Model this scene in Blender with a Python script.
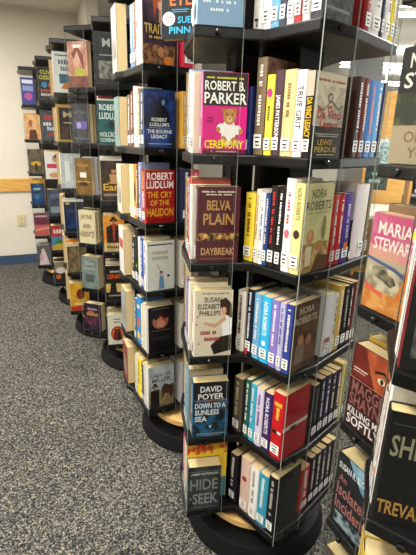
import bpy, bmesh, math, random
from mathutils import Vector, Matrix
random.seed(7)
for o in list(bpy.data.objects): bpy.data.objects.remove(o)
S = bpy.context.scene
COL = S.collection
R = math.radians
# ---------------------------------------------------------------- camera, world, lights, exposure
cam_d = bpy.data.cameras.new('camera'); cam = bpy.data.objects.new('camera', cam_d); COL.objects.link(cam)
cam.location = (0, 0, 1.33)
cam.rotation_euler = (Matrix.Rotation(R(90-17.845), 3, 'X') @ Matrix.Rotation(R(1.658), 3, 'Z')).to_euler()
cam_d.sensor_fit = 'VERTICAL'; cam_d.sensor_height = 36.0; cam_d.lens = 36.0*424/555
cam_d.clip_start = 0.02
S.camera = cam
W = bpy.data.worlds.new('world'); S.world = W; W.use_nodes = True
W.node_tree.nodes['Background'].inputs[0].default_value = (0.95, 0.97, 1.0, 1)
W.node_tree.nodes['Background'].inputs[1].default_value = 0.03
def area(name, loc, sx, sy, power, col=(1, .97, .92), rot=(0, 0, 0)):
    d = bpy.data.lights.new(name, 'AREA'); d.shape = 'RECTANGLE'; d.size = sx; d.size_y = sy
    d.energy = power; d.color = col
    o = bpy.data.objects.new(name, d); COL.objects.link(o); o.location = loc; o.rotation_euler = rot
    return o
area('troffer_or_fill_light', (-0.80, 0.75, 2.44), 0.30, 1.2, 36)
area('troffer_or_fill_light', (-2.1, 2.7, 2.44), 0.35, 1.2, 52)
area('troffer_or_fill_light', (0.25, -0.45, 2.44), 0.9, 0.30, 36)
area('troffer_or_fill_light', (1.50, 0.1, 2.44), 0.30, 1.2, 32)  # added fill lamp, brightens covers and spines turned to the right
area('troffer_or_fill_light', (2.1, 2.6, 2.44), 0.35, 1.2, 44)
area('troffer_or_fill_light', (-2.6, 0.4, 2.44), 0.35, 1.2, 34)
area('troffer_or_fill_light', (2.6, 5.2, 2.44), 1.2, 0.35, 70)  # added fill lamp, lifts the far room and its ceiling
area('troffer_or_fill_light', (3.4, 8.6, 2.44), 1.2, 0.35, 90)  # second added fill lamp, deeper in the far room
S.view_settings.view_transform = 'Standard'; S.view_settings.look = 'None'
S.view_settings.exposure = 0.72; S.view_settings.gamma = 1.0; S.view_settings.use_curve_mapping = False

# ---------------------------------------------------------------- materials
def lin(h):
    h = h.lstrip('#'); v = [int(h[i:i+2], 16)/255 for i in (0, 2, 4)]
    return tuple((c/12.92 if c <= .04045 else ((c+.055)/1.055)**2.4) for c in v) + (1,)
MC = {}
def mat(col, rough=.45, metal=0, spec=.5):
    """plain colour, or 'n:aaaaaa:bbbbbb:scale' for a blotchy painted mix of two colours"""
    k = (col, rough, metal, spec)
    if k in MC: return MC[k]
    m = bpy.data.materials.new('surface ' + col.replace(':', ' ')); m.use_nodes = True
    n = m.node_tree.nodes; l = m.node_tree.links; b = n['Principled BSDF']
    b.inputs['Roughness'].default_value = rough; b.inputs['Metallic'].default_value = metal
    b.inputs['Specular IOR Level'].default_value = spec
    tc = n.new('ShaderNodeTexCoord'); no = n.new('ShaderNodeTexNoise'); ra = n.new('ShaderNodeValToRGB')
    l.new(tc.outputs['Object'], no.inputs['Vector']); l.new(no.outputs['Fac'], ra.inputs[0]); l.new(ra.outputs[0], b.inputs['Base Color'])
    if col.startswith('n:'):
        _, a, c, s = col.split(':'); no.inputs['Scale'].default_value = float(s); no.inputs['Detail'].default_value = 4
        ra.color_ramp.elements[0].position = .42; ra.color_ramp.elements[1].position = .58
        ra.color_ramp.elements[0].color = lin(a); ra.color_ramp.elements[1].color = lin(c)
    else:
        no.inputs['Scale'].default_value = 60
        c = lin(col); ra.color_ramp.elements[0].color = tuple(x*.9 for x in c[:3]) + (1,); ra.color_ramp.elements[1].color = tuple(min(1, x*1.1) for x in c[:3]) + (1,)
    MC[k] = m; return m
def mat_nodes(name):
    m = bpy.data.materials.new(name); m.use_nodes = True
    return m, m.node_tree.nodes, m.node_tree.links, m.node_tree.nodes['Principled BSDF']
def carpet_mat():
    m, n, l, b = mat_nodes('carpet'); tc = n.new('ShaderNodeTexCoord')
    def cells(sc):
        v = n.new('ShaderNodeTexVoronoi'); v.inputs['Scale'].default_value = sc; l.new(tc.outputs['Object'], v.inputs['Vector'])
        s = n.new('ShaderNodeSeparateColor'); l.new(v.outputs['Color'], s.inputs[0]); return s.outputs[0]
    mx = n.new('ShaderNodeMix'); mx.inputs[0].default_value = .38; l.new(cells(260), mx.inputs[2]); l.new(cells(150), mx.inputs[3])
    r = n.new('ShaderNodeValToRGB'); e = r.color_ramp.elements
    e[0].position = .08; e[0].color = lin('#121314'); e[1].position = .94; e[1].color = lin('#9c9580')
    x = e.new(.42); x.color = lin('#343434'); x = e.new(.62); x.color = lin('#585854')
    l.new(mx.outputs[0], r.inputs[0]); l.new(r.outputs[0], b.inputs['Base Color'])
    b.inputs['Roughness'].default_value = .95; b.inputs['Specular IOR Level'].default_value = .1
    return m
def wood_mat(c1, c2, scale=14, rough=.45):
    m, n, l, b = mat_nodes('wood'); tc = n.new('ShaderNodeTexCoord'); mp = n.new('ShaderNodeMapping'); mp.inputs['Scale'].default_value = (1, 1, 6)
    a = n.new('ShaderNodeTexNoise'); a.inputs['Scale'].default_value = scale; a.inputs['Detail'].default_value = 5
    r = n.new('ShaderNodeValToRGB'); e = r.color_ramp.elements; e[0].position = .35; e[1].position = .65; e[0].color = lin(c1); e[1].color = lin(c2)
    l.new(tc.outputs['Object'], mp.inputs['Vector']); l.new(mp.outputs[0], a.inputs['Vector']); l.new(a.outputs['Fac'], r.inputs[0]); l.new(r.outputs[0], b.inputs['Base Color'])
    b.inputs['Roughness'].default_value = rough; return m
def pages_mat():
    m, n, l, b = mat_nodes('page edges'); tc = n.new('ShaderNodeTexCoord')
    w = n.new('ShaderNodeTexWave'); w.inputs['Scale'].default_value = 260; w.inputs['Distortion'].default_value = 1.5
    r = n.new('ShaderNodeValToRGB'); e = r.color_ramp.elements; e[0].color = lin('#b89a66'); e[1].color = lin('#e6d2a2')
    l.new(tc.outputs['Object'], w.inputs['Vector']); l.new(w.outputs['Fac'], r.inputs[0]); l.new(r.outputs[0], b.inputs['Base Color'])
    b.inputs['Roughness'].default_value = .9; b.inputs['Specular IOR Level'].default_value = .1; return m
def acrylic_mat():
    m = bpy.data.materials.new('clear acrylic'); m.use_nodes = True; n = m.node_tree.nodes; l = m.node_tree.links; n.clear()
    o = n.new('ShaderNodeOutputMaterial'); t = n.new('ShaderNodeBsdfTransparent'); g = n.new('ShaderNodeBsdfGlossy'); x = n.new('ShaderNodeMixShader'); f = n.new('ShaderNodeFresnel')
    t.inputs[0].default_value = (.93, .94, .93, 1); g.inputs['Roughness'].default_value = .06; f.inputs[0].default_value = 1.42
    ge = n.new('ShaderNodeNewGeometry'); mu = n.new('ShaderNodeMath'); mu.operation = 'MULTIPLY_ADD'; mu.inputs[1].default_value = -.85; mu.inputs[2].default_value = .85
    m2 = n.new('ShaderNodeMath'); m2.operation = 'MULTIPLY'; l.new(ge.outputs['Backfacing'], mu.inputs[0]); l.new(mu.outputs[0], m2.inputs[0]); l.new(f.outputs[0], m2.inputs[1])
    l.new(m2.outputs[0], x.inputs[0]); l.new(t.outputs[0], x.inputs[1]); l.new(g.outputs[0], x.inputs[2]); l.new(x.outputs[0], o.inputs[0]); return m
M_BLACK = mat('#080809', .36, 0, .32); M_BLACK2 = mat('#09090a', .6, 0, .25); M_PEG = mat('#08080a', .25)
M_PAGES = pages_mat(); M_ACR = acrylic_mat(); M_EDGE = mat('#8d938c', .3)
M_DISC = wood_mat('#c79a58', '#e3bd7c', 30)
M_WOOD = wood_mat('#c48f42', '#d6a758', 8)
# ---------------------------------------------------------------- object helpers
def link(name, me, mats, parent=None):
    o = bpy.data.objects.new(name, me); COL.objects.link(o)
    for m in (mats if isinstance(mats, (list, tuple)) else [mats]): me.materials.append(m)
    if parent: o.parent = parent
    return o
def mesh_obj(name, bm, mats, parent=None, smooth=False):
    me = bpy.data.meshes.new(name); bmesh.ops.recalc_face_normals(bm, faces=bm.faces); bm.to_mesh(me); bm.free()
    if smooth:
        for p in me.polygons: p.use_smooth = True
    return link(name, me, mats, parent)
def bx(bm, x0, y0, z0, x1, y1, z1, mi=0, rot=0, org=(0, 0)):
    c, s = math.cos(rot), math.sin(rot); v = []
    for z in (z0, z1):
        for x, y in ((x0, y0), (x1, y0), (x1, y1), (x0, y1)):
            v.append(bm.verts.new((org[0]+x*c-y*s, org[1]+x*s+y*c, z)))
    for f in ((0, 3, 2, 1), (4, 5, 6, 7), (0, 1, 5, 4), (1, 2, 6, 5), (2, 3, 7, 6), (3, 0, 4, 7)):
        fc = bm.faces.new([v[i] for i in f]); fc.material_index = mi
def prism(bm, pts, z0, z1):
    lo = [bm.verts.new((x, y, z0)) for x, y in pts]; hi = [bm.verts.new((x, y, z1)) for x, y in pts]; n = len(pts)
    bm.faces.new(lo[::-1]); bm.faces.new(hi)
    for i in range(n): bm.faces.new((lo[i], lo[(i+1) % n], hi[(i+1) % n], hi[i]))
def lathe(bm, prof, seg=48, org=(0, 0, 0)):
    rings = []
    for r, z in prof:
        rings.append([bm.verts.new((org[0]+r*math.cos(2*math.pi*i/seg), org[1]+r*math.sin(2*math.pi*i/seg), org[2]+z)) for i in range(seg)])
    for a, b in zip(rings, rings[1:]):
        for i in range(seg): bm.faces.new((a[i], a[(i+1) % seg], b[(i+1) % seg], b[i]))
    bm.faces.new(rings[0][::-1]); bm.faces.new(rings[-1])
def bevel(o, w, seg=2):
    m = o.modifiers.new('bevel', 'BEVEL'); m.width = w; m.segments = seg; m.limit_method = 'ANGLE'
def empty(name, loc, rz=0, rx=0, ry=0):
    o = bpy.data.objects.new(name, None); COL.objects.link(o); o.location = loc; o.rotation_euler = (rx, ry, rz); o.empty_display_size = .02; return o
def tag(o, label, cat, group=None):
    o['label'] = label; o['category'] = cat
    if group: o['group'] = group
    return o
def struct(o): o['kind'] = 'structure'; return o
# ---------------------------------------------------------------- room
def wy(x): return 5.30 + .42*x
CX, CY = -1.356, wy(-1.356)                 # inside corner behind the towers
SX, SY = CX+.372*.7, CY-.928*.7                      # where the side wall ends
FL = [(-3.6, -2.2), (6.5, -2.2), (6.5, 12.5), (-3.6, 12.5)]
bm = bmesh.new(); prism(bm, FL, -.05, 0); struct(mesh_obj('floor', bm, carpet_mat()))
bm = bmesh.new(); prism(bm, FL, 2.475, 2.525); struct(mesh_obj('ceiling', bm, mat('#d0cbc0', .9)))
M_WALL = mat('#d3ccbd', .85, 0, .2); M_TRIM = mat('#e6e3da', .5)
def wall_seg(name, p, q, y0, y1, z0, z1, m, bev=0, a0=0, a1=0):
    """a box along p->q, room side towards -y of its own frame"""
    p, q = Vector(p), Vector(q); d = q-p; bm = bmesh.new(); bx(bm, -a0, y0, z0, d.length+a1, y1, z1, 0, math.atan2(d.y, d.x), (p.x, p.y))
    o = mesh_obj(name, bm, m)
    if bev: bevel(o, bev)
    return struct(o)
WA = math.atan(.42); PL = (-3.6, wy(-3.6))
wall_seg('wall_back', PL, (CX, CY), 0, .1, 0, 2.475, M_WALL, 0, .1, .1)
wall_seg('trim_1', PL, (CX, CY), -.022, 0, .775, .91, M_WOOD, .006)
wall_seg('baseboard_back', PL, (CX, CY), -.012, 0, 0, .10, mat('#33475f', .5))
wall_seg('wall_side', (CX, CY), (SX, SY), 0, .1, 0, 2.475, M_WALL)
wall_seg('wall_recess', (-2.3, 6.3), (-.2, 6.3), 0, .1, 0, 2.475, M_WALL)
for n_, x_ in (('trim_2', -1.48), ('trim_3', -1.29)): wall_seg(n_, (x_, 6.3), (x_+.09, 6.3), -.03, 0, 0, 2.475, M_TRIM, .004)
bm = bmesh.new(); bx(bm, -3.7, -2.2, 0, -3.6, wy(-3.6), 2.475); struct(mesh_obj('wall_left', bm, M_WALL))
bm = bmesh.new(); bx(bm, 6.5, -2.2, 0, 6.6, 12.525, 2.475); struct(mesh_obj('wall_right', bm, M_WALL))
mw, n_, l_, b_ = mat_nodes('added glow surface'); b_.inputs['Emission Color'].default_value = (.95, .98, 1, 1); b_.inputs['Emission Strength'].default_value = 2  # glow for the added pane on the right wall
bm = bmesh.new(); bx(bm, 6.485, 2.0, .95, 6.499, 11.5, 2.1); struct(mesh_obj('added_glow_pane', bm, mw))  # unseen glowing pane, added to brighten the ceiling from the right
bm = bmesh.new()
bx(bm, 6.45, 1.9, .88, 6.499, 11.6, .949); bx(bm, 6.45, 1.9, 2.101, 6.499, 11.6, 2.16)
for y_ in (1.9, 4.3, 6.7, 9.1, 11.53): bx(bm, 6.45, y_, .9495, 6.484, y_+.07, 2.1005)
struct(mesh_obj('glow_pane_frame', bm, M_TRIM))  # frame around the added glowing pane
bm = bmesh.new(); bx(bm, -3.6, -2.3, 0, 6.5, -2.2, 2.475); struct(mesh_obj('wall_front', bm, M_WALL))
bm = bmesh.new(); bx(bm, -3.6, 12.525, 0, 6.5, 12.6, 2.475); struct(mesh_obj('wall_far', bm, M_WALL))
# ---------------------------------------------------------------- printing on covers
TXT = {}
def text_mesh(s):
    if s in TXT: return TXT[s]
    cu = bpy.data.curves.new('t', 'FONT'); cu.body = s; cu.size = 1; cu.offset = .018; cu.resolution_u = 2
    o = bpy.data.objects.new('t', cu); COL.objects.link(o)
    dg = bpy.context.evaluated_depsgraph_get(); dg.update(); e = o.evaluated_get(dg); me = e.to_mesh()
    v = [(p.co.x, p.co.y) for p in me.vertices]; f = [tuple(p.vertices) for p in me.polygons]; e.to_mesh_clear()
    bpy.data.objects.remove(o); bpy.data.curves.remove(cu)
    x0 = min(a for a, _ in v); x1 = max(a for a, _ in v); y0 = min(b for _, b in v); y1 = max(b for _, b in v)
    v = [((a-x0)/(x1-x0), (b-y0)/(y1-y0)) for a, b in v]; TXT[s] = (v, f); return TXT[s]
def shapes(op):
    k = op[0]
    if k == 'r': _, a, b, c, d, col = op; return [(a, b), (c, b), (c, d), (a, d)], [(0, 1, 2, 3)], col
    if k == 'e':
        _, a, b, ru, rv, col = op; return [(a+ru*math.cos(i*math.pi/8), b+rv*math.sin(i*math.pi/8)) for i in range(16)], [tuple(range(16))], col
    if k == 'p': return op[1], [tuple(range(len(op[1])))], op[2]
    if k == 't':
        _, s, u, v, wu, hv, col = op; tv, tf = text_mesh(s); return [(u+a*wu, v+b*hv) for a, b in tv], tf, col
    if k == 'g':   # lettering too small to read
        _, n, u, v, wu, hv, col = op; rr = random.Random(n*31+int(u*97)); pv, pf = [], []
        for i in range(n):
            if n > 6 and rr.random() < .18: continue
            a = u+wu*i/n; b2 = a+wu/n*.74; q = len(pv); cut = rr.uniform(.6, 1)
            pv += [(a, v), (b2, v), (b2, v+hv*cut), (a, v+hv)]; pf.append((q, q+1, q+2, q+3))
        return pv, pf, col
    if k == 'd':   # text running down a spine
        _, s, u, v, wu, hv, col = op; tv, tf = text_mesh(s); return [(u+b*wu, v-a*hv) for a, b in tv], tf, col
def printing(name, ops, fn, parent, step=.00011):
    vs, fs, mi, mats = [], [], [], []
    for n, op in enumerate(ops):
        pv, pf, col = shapes(op); m = mat(col, .42, 0, .32)
        if m not in mats: mats.append(m)
        k = mats.index(m); o = len(vs)
        vs += [fn(min(1, max(0, a)), min(1, max(0, b)), .0003+step*n) for a, b in pv]
        for f in pf: fs.append(tuple(i+o for i in f)); mi.append(k)
    me = bpy.data.meshes.new(name); me.from_pydata(vs, [], fs); me.polygons.foreach_set('material_index', mi)
    return link(name, me, mats, parent)
def glyphs(col, v0, v1, u0=.3, u1=.7, seed=0):
    r = random.Random(seed); out = []; v = v1
    while v > v0+.03:
        h = r.uniform(.012, .03)
        if r.random() > .16: out.append(('r', u0+r.uniform(0, .08), v-h, u1-r.uniform(0, .08), v, col))
        v -= h+.009
    return out
BOOKS = 0; LABELS = {}
def book(pos, ang, t, h, cov, spine, label, art=(), sart=None, w=.11, ink='#e8e4da', sticker=True, group=None, lean=0, tilt=0, back=None, detail=True):
    """local frame: +x front cover, y=0 spine, z up; ang = direction of the front cover"""
    global BOOKS
    BOOKS += 1; r = random.Random(BOOKS*13)
    o = empty('paperback_book', pos, ang, tilt, lean)
    LABELS.setdefault(label, []).append(o.name)
    tag(o, label, 'book', group)
    a = t/2; c = .0011; k = min(.004, a*.6)
    out = [(a, w), (a, k), (a*.82, .0012), (a*.4, 0), (-a*.4, 0), (-a*.82, .0012), (-a, k), (-a, w)]
    inn = [(a-c, w), (a-c, k+.001), (a*.8-c, c+.0012), (a*.4, c), (-a*.4, c), (-a*.8+c, c+.0012), (-a+c, k+.001), (-a+c, w)]
    bm = bmesh.new(); n = len(out)
    lo = [bm.verts.new((x, y, 0)) for x, y in out]; hi = [bm.verts.new((x, y, h)) for x, y in out]
    li = [bm.verts.new((x, y, 0)) for x, y in inn]; hj = [bm.verts.new((x, y, h)) for x, y in inn]
    for i in range(n-1):
        s = 1 if 1 <= i <= 5 else (2 if i == 6 else 0)
        for q in ((lo[i], lo[i+1], hi[i+1], hi[i]), (li[i+1], li[i], hj[i], hj[i+1]), (hi[i], hi[i+1], hj[i+1], hj[i]), (lo[i+1], lo[i], li[i], li[i+1])):
            f = bm.faces.new(q); f.material_index = s
    for i in (0, n-1): bm.faces.new((lo[i], hi[i], hj[i], li[i]) if i else (hi[i], lo[i], li[i], hj[i]))
    mesh_obj('cover', bm, [mat(cov, .42, 0, .32), mat(spine, .42, 0, .32), mat(back or spine, .42, 0, .32)], o)
    bm = bmesh.new(); bx(bm, -a+c*1.3, c*2+.0015, .0015, a-c*1.3, w-.002, h-.002); mesh_obj('pages', bm, M_PAGES, o)
    if art: printing('cover_print', art, lambda u, v, d: (a+d, .001+u*(w-.002), .001+v*(h-.002)), o)
    if detail:
        so = list(sart) if sart is not None else glyphs(ink, .30, .93, .3, .72, BOOKS)
        fs = lambda u, v, d: (-a*.8+u*a*1.6, -d, v*h)
        if so: printing('spine_print', so, fs, o)
        if sticker:
            st = [('r', .04, .07, .96, .22, '#ecebe6')]
            if t > .012: st += [('r', .2, .18, .8, .195, '#222222'), ('r', .25, .13, .7, .15, '#333333'), ('r', .3, .095, .75, .11, '#333333')]
            printing('spine_label', st, lambda u, v, d: (-a*.8+u*a*1.6, -d-.0016, v*h), o)
    return o
# ---------------------------------------------------------------- the rotating towers
ZT = {1: .18, 2: .46, 3: .74, 4: 1.02, 5: 1.30, 6: 1.58}
def vec(a): return Vector((math.cos(R(a)), math.sin(R(a))))
def arm(C, al, L, be, F):
    C = Vector(C); return dict(C=C, al=al, V=C-L*vec(al), be=be, F=F, FR=C+F*vec(be))
def move(arms, c0, c1, rot):
    out = []; c, s = math.cos(R(rot)), math.sin(R(rot))
    def tr(p): q = Vector(p)-Vector(c0); return Vector((c1[0]+q.x*c-q.y*s, c1[1]+q.x*s+q.y*c))
    for a in arms: out.append(dict(C=tr(a['C']), V=tr(a['V']), FR=tr(a['FR']), al=a['al']+rot, be=a['be']+rot, F=a['F']))
    return out
def outline(arms, grow=0):
    pts = []
    for a in arms:
        for p in (a['V'], a['C'], a['FR']):
            if not pts or (Vector(pts[-1])-p).length > .012: pts.append((p.x, p.y))
    if (Vector(pts[0])-Vector(pts[-1])).length < .012: pts.pop()
    if grow:
        cx = sum(p[0] for p in pts)/len(pts); cy = sum(p[1] for p in pts)/len(pts)
        pts = [(cx+(x-cx)*(1+grow), cy+(y-cy)*(1+grow)) for x, y in pts]
    return pts
def tower(label, arms, centre, base, panels):
    T = empty('rotating_book_tower', (base[0], base[1], 0))
    tag(T, label, 'book rack', 'row of black rotating book towers')
    loc = lambda pts: [(x-base[0], y-base[1]) for x, y in pts]
    bm = bmesh.new(); lathe(bm, [(.252, 0), (.258, .006), (.257, .018), (.250, .028), (.247, .06), (.240, .070)], 64); mesh_obj('base', bm, M_BLACK2, T, True).modifiers.new('split', 'EDGE_SPLIT').split_angle = R(40)
    bm = bmesh.new(); lathe(bm, [(.19, .0705), (.19, .100)], 48); mesh_obj('swivel_ring', bm, M_BLACK2, T)
    bm = bmesh.new(); lathe(bm, [(.203, .1005), (.205, .104), (.205, .124), (.203, .127)], 64); o = mesh_obj('turntable', bm, M_DISC, T)
    cx, cy = centre[0]-base[0], centre[1]-base[1]
    bm = bmesh.new(); bx(bm, -.043, -.043, .1275, .043, .043, 1.8395, 0, R(arms[0]['al']), (cx, cy)); o = mesh_obj('core_column', bm, M_BLACK2, T); bevel(o, .006)
    pts = loc(outline(arms))
    for k in range(1, 7):
        z = ZT[k]
        bm = bmesh.new(); prism(bm, pts, z-.026, z-.0005); sh = mesh_obj('shelf', bm, M_BLACK, T); bevel(sh, .004, 2)
        for i in panels:
            a = arms[i]; mid = (a['C']+a['FR'])/2; nrm = vec(a['be']-90)
            bm = bmesh.new(); lathe(bm, [(.0045, 0), (.0045, .0062), (.0075, .0064), (.0075, .0085), (.005, .0105)], 14)
            M = Matrix.Translation((mid.x-base[0]+nrm.x*.0005, mid.y-base[1]+nrm.y*.0005, z-.013)) @ Matrix.Rotation(R(a['be']-90), 4, 'Z') @ Matrix.Rotation(R(90), 4, 'Y')
            bmesh.ops.transform(bm, matrix=M, verts=bm.verts); mesh_obj('peg', bm, M_PEG, sh)
    bm = bmesh.new(); prism(bm, loc(outline(arms, .02)), 1.840, 1.866); o = mesh_obj('roof', bm, M_BLACK, T); bevel(o, .004)
    # upright end walls at the back of each pocket
    for i, a in enumerate(arms):
        if i == 1: continue
        r = vec(a['al']); m = vec(a['al']+90); p = a['V']+m*.128-Vector(base); L = (a['C']-a['V']).length
        bm = bmesh.new(); bx(bm, -.01, 0, .155, L*.4, .003, 1.8395, 0, R(a['al']), (p.x, p.y)); mesh_obj('back_panel', bm, M_BLACK2, T)
    for i in panels:
        a = arms[i]; p = a['C']-Vector(base)
        bm = bmesh.new(); bx(bm, .002, -.0068, .152, a['F']-.002, -.0042, 1.8385, 0, R(a['be']), (p.x, p.y))
        mesh_obj('clear_panel', bm, M_ACR, T)
        bm = bmesh.new()
        for u in (.0013, a['F']-.0019): bx(bm, u, -.0069, .152, u+.0006, -.0041, 1.8385, 0, R(a['be']), (p.x, p.y))
        mesh_obj('panel_edge', bm, M_EDGE, T)
    return T
ORD = ['first', 'second', 'third', 'fourth', 'fifth', 'sixth', 'seventh', 'eighth', 'ninth']
ORD2 = ORD + ['%s' % w for w in 'tenth eleventh twelfth thirteenth fourteenth fifteenth sixteenth seventeenth eighteenth nineteenth twentieth twenty-first twenty-second twenty-third twenty-fourth twenty-fifth twenty-sixth twenty-seventh'.split()]
TW = {6: 'top shelf', 5: 'second shelf', 4: 'third shelf', 3: 'fourth shelf', 2: 'fifth shelf', 1: 'bottom shelf'}
def row(a, tier, items, where, group, gap=.0012, inset=.006, end=.004, detail=True, hs=1):
    """items in the order seen (left to right), the last one shows its cover at the arm's end"""
    r = vec(a['al']); m = vec(a['al']+90); s = end
    n = len(items)
    for i, it in enumerate(reversed(items)):
        if it[0] == 'gap': s += it[1]; continue
        t, h, cov, sp, d = it[:5]; h *= hs; kw = dict(it[5]) if len(it) > 5 else {}
        p = a['C']-r*(s+t/2)+m*(inset+kw.pop('in_', 0)); s += t+gap
        lab = d+', '+TW[tier]+' of '+where
        z = ZT[tier]+.0003
        kw.setdefault('detail', detail)
        book((p.x, p.y, z), R(a['al']), t, h, cov, sp, lab, group=group, **kw)
T1 = [arm((-.050, 1.080), -80, .2, 11, .118), arm((.218, .991), -48.4, .154, 36, .114), arm((.472, 1.228), 44, .23, 134, .11),
      arm((.32, 1.535), 102, .2, 190, .11), arm((-.062, 1.443), 170, .2, -100, .11)]
T2 = [arm((-.425, 1.93), -158, .2, -70, .11), arm((-.250, 1.612), -61, .2, 21, .128), arm((.055, 1.776), 32, .2, 122, .11), arm((-.03, 2.09), 105, .2, 195, .11)]
K1 = (.18, 1.285)
T3 = move(T1, K1, (-.469, 2.506), -28)
K2 = (-.10, 1.87)
T4 = move(T2, K2, (-.76, 2.949), -8)
T5 = move(T2, K2, (-1.073, 3.523), -8)
T6 = move(T2, K2, (-1.405, 4.015), -8)
T7 = [arm((.309, .818), -155, .2, -69, .115), arm((.274, .55), -109, .15, -37, .118), arm((.57, .38), -28, .225, 64, .11),
      arm((.81, .61), 31, .2, 129, .11), arm((.53, 1.01), 134, .25, 230, .10)]
tower('large black rotating book tower nearest the middle, bear book facing out', T1, K1, (.20, 1.29), [0, 1, 2])
tower('second black book tower, behind and left of the large central one', T2, (-.13, 1.89), (-.05, 1.81), [1])
tower('third black book tower back in the row, under two pointed roof arms', T3, (-.469, 2.506), (-.42, 2.49), [0, 1])
tower('fourth black book tower back, beside the carpeted aisle', T4, (-.76, 2.949), (-.72, 2.93), [1])
tower('fifth black book tower, next to last towards the back wall', T5, (-1.073, 3.523), (-1.04, 3.50), [1])
tower('farthest black book tower, against the beige back wall', T6, (-1.405, 4.015), (-1.37, 3.99), [1])
tower('black book tower cut off by the right edge of the picture', T7, (.53, .68), (.54, .68), [0, 1])
# ---------------------------------------------------------------- books on the nearest whole tower
def pic(c1, c2, u0, v0, u1, v1, sc=60): return ('r', u0, v0, u1, v1, 'n:%s:%s:%d' % (c1, c2, sc))
def T(s, u, v, w, h, c): return ('t', s, u, v, w, h, c)
def D(s, c, v=.9, L=.6, u=.24, w=.52): return ('d', s, u, v, w, L, c)
G1 = 'books on the central tower'
NL, NM, NR = 'central tower, left side', 'central tower, middle row', 'central tower, right row'
teddy = [('e', .60, .30, .17, .17, '#eee9e4'), ('e', .42, .35, .10, .06, '#eee9e4'), ('e', .80, .33, .09, .06, '#eee9e4'),
         ('e', .36, .33, .05, .035, '#b57a3e'), ('e', .88, .31, .05, .035, '#b57a3e'), ('e', .48, .17, .09, .06, '#b57a3e'), ('e', .74, .16, .09, .06, '#b57a3e'),
         ('e', .48, .60, .055, .036, '#a86c34'), ('e', .74, .60, .055, .036, '#a86c34'), ('e', .61, .52, .15, .10, '#bd8346'), ('e', .61, .48, .06, .035, '#dcb684'),
         ('e', .55, .55, .018, .012, '#201510'), ('e', .67, .55, .018, .012, '#201510'), ('e', .61, .49, .02, .011, '#201510'), ('e', .46, .165, .05, .033, '#d9ad78'), ('e', .76, .155, .05, .033, '#d9ad78')]
ceremony = [('r', 0, .70, 1, 1, '#2b211c'), ('r', 0, 0, 1, .70, '#d0147c'), ('g', 33, .08, .925, .82, .022, '#e8d94a'),
            T('ROBERT B.', .04, .785, .90, .115, '#f4f2ec'), ('r', 0, .60, 1, .70, '#2b211c'), T('PARKER', .03, .625, .96, .135, '#f4f2ec')] + \
           [(o[0], o[1], .12+(o[2]-.12)*.88, o[3], o[4], o[5]) for o in teddy] + [('g', 7, .08, .44, .2, .02, '#7a0f4c'), ('g', 5, .08, .40, .16, .02, '#7a0f4c'), ('r', 0, 0, 1, .05, '#5b0c2c'), T('CEREMONY', .05, .065, .9, .105, '#f2e21c'), ('g', 15, .2, .018, .6, .018, '#c9a9b6')]
daybreak = [('g', 35, .1, .93, .8, .02, '#e9dcc8'), ('g', 28, .2, .895, .6, .018, '#e9dcc8'), T('BELVA', .22, .70, .56, .13, '#b98d4e'), T('PLAIN', .14, .51, .72, .15, '#b98d4e'),
            pic('1c0d0c', 'b07a3c', 0, .30, 1, .40, 90), ('e', .2, .36, .05, .03, '#e0b060'), ('e', .55, .35, .05, .03, '#d9a85a'), ('e', .85, .36, .05, .03, '#cfa050'), T('DAYBREAK', .1, .10, .8, .10, '#c79a6a'), ('r', .08, .04, .92, .055, '#7d4a3a')]
susan = [('g', 33, .2, .95, .7, .02, '#4a4038'), T('SUSAN', .26, .83, .46, .075, '#251d18'), T('ELIZABETH', .10, .73, .66, .075, '#251d18'), T('PHILLIPS', .14, .63, .56, .075, '#251d18'),
         ('p', [(.66, .85), (.82, .90), (.98, .80), (1, .6), (.92, .55), (.86, .62), (.74, .68)], '#3a2014'), ('e', .78, .70, .07, .055, '#d9a583'), ('p', [(.84, .64), (1, .58), (1, .30), (.78, .28), (.74, .48)], '#f3f0ec'),
         ('p', [(.25, .50), (.55, .44), (.85, .56), (.82, .62), (.55, .50), (.26, .54)], '#d3a07e'), ('p', [(.70, .30), (1, .33), (1, .08), (.55, .02), (.45, .16)], '#191413'), ('g', 8, .18, .34, .42, .06, '#a2272c'), ('g', 10, .28, .24, .42, .06, '#a2272c'),
         ('e', .1, .62, .02, .014, '#a2272c'), ('e', .07, .5, .02, .014, '#a2272c'), ('e', .14, .2, .02, .014, '#a2272c')]
poyer = [pic('0f1a26', '1f5d84', 0, 0, 1, .7, 40), ('r', 0, .72, 1, 1, '#10161c'), T('DAVID', .2, .83, .6, .105, '#f2f0ea'), T('POYER', .14, .70, .72, .105, '#f2f0ea'), ('r', .05, .675, .95, .685, '#c07a4a'), T('DOWN TO A', .06, .54, .86, .095, '#f2f0ea'), T('SUNLESS', .06, .42, .68, .095, '#f2f0ea'), T('SEA', .06, .30, .34, .095, '#f2f0ea'), ('e', .5, .2, .03, .02, '#d9dcdc'), ('r', .1, .06, .9, .075, '#8e9aa2'), ('r', .25, .03, .75, .042, '#8e9aa2')]
hide = [pic('1f2123', '3d4144', 0, 0, 1, 1, 30), T('JAMES PATTERSON', .08, .80, .84, .065, '#d5d6d2'), ('r', .05, .895, .95, .905, '#8a8d8d'), T('HIDE', .06, .46, .86, .26, '#83898b'), T('&', .03, .22, .1, .08, '#83898b'), T('SEEK', .14, .12, .8, .26, '#8f9597'), ('r', .1, .03, .9, .045, '#6c7173')]
yellow = [('r', 0, .25, 1, 1, '#e9c42a'), pic('e9c42a', 'c8381e', 0, .78, 1, .95, 45), ('e', .3, .6, .2, .12, '#d86a1e'), ('r', 0, 0, 1, .35, '#2f6f77'), ('e', .78, .44, .08, .05, '#f1ecd6')]
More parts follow.
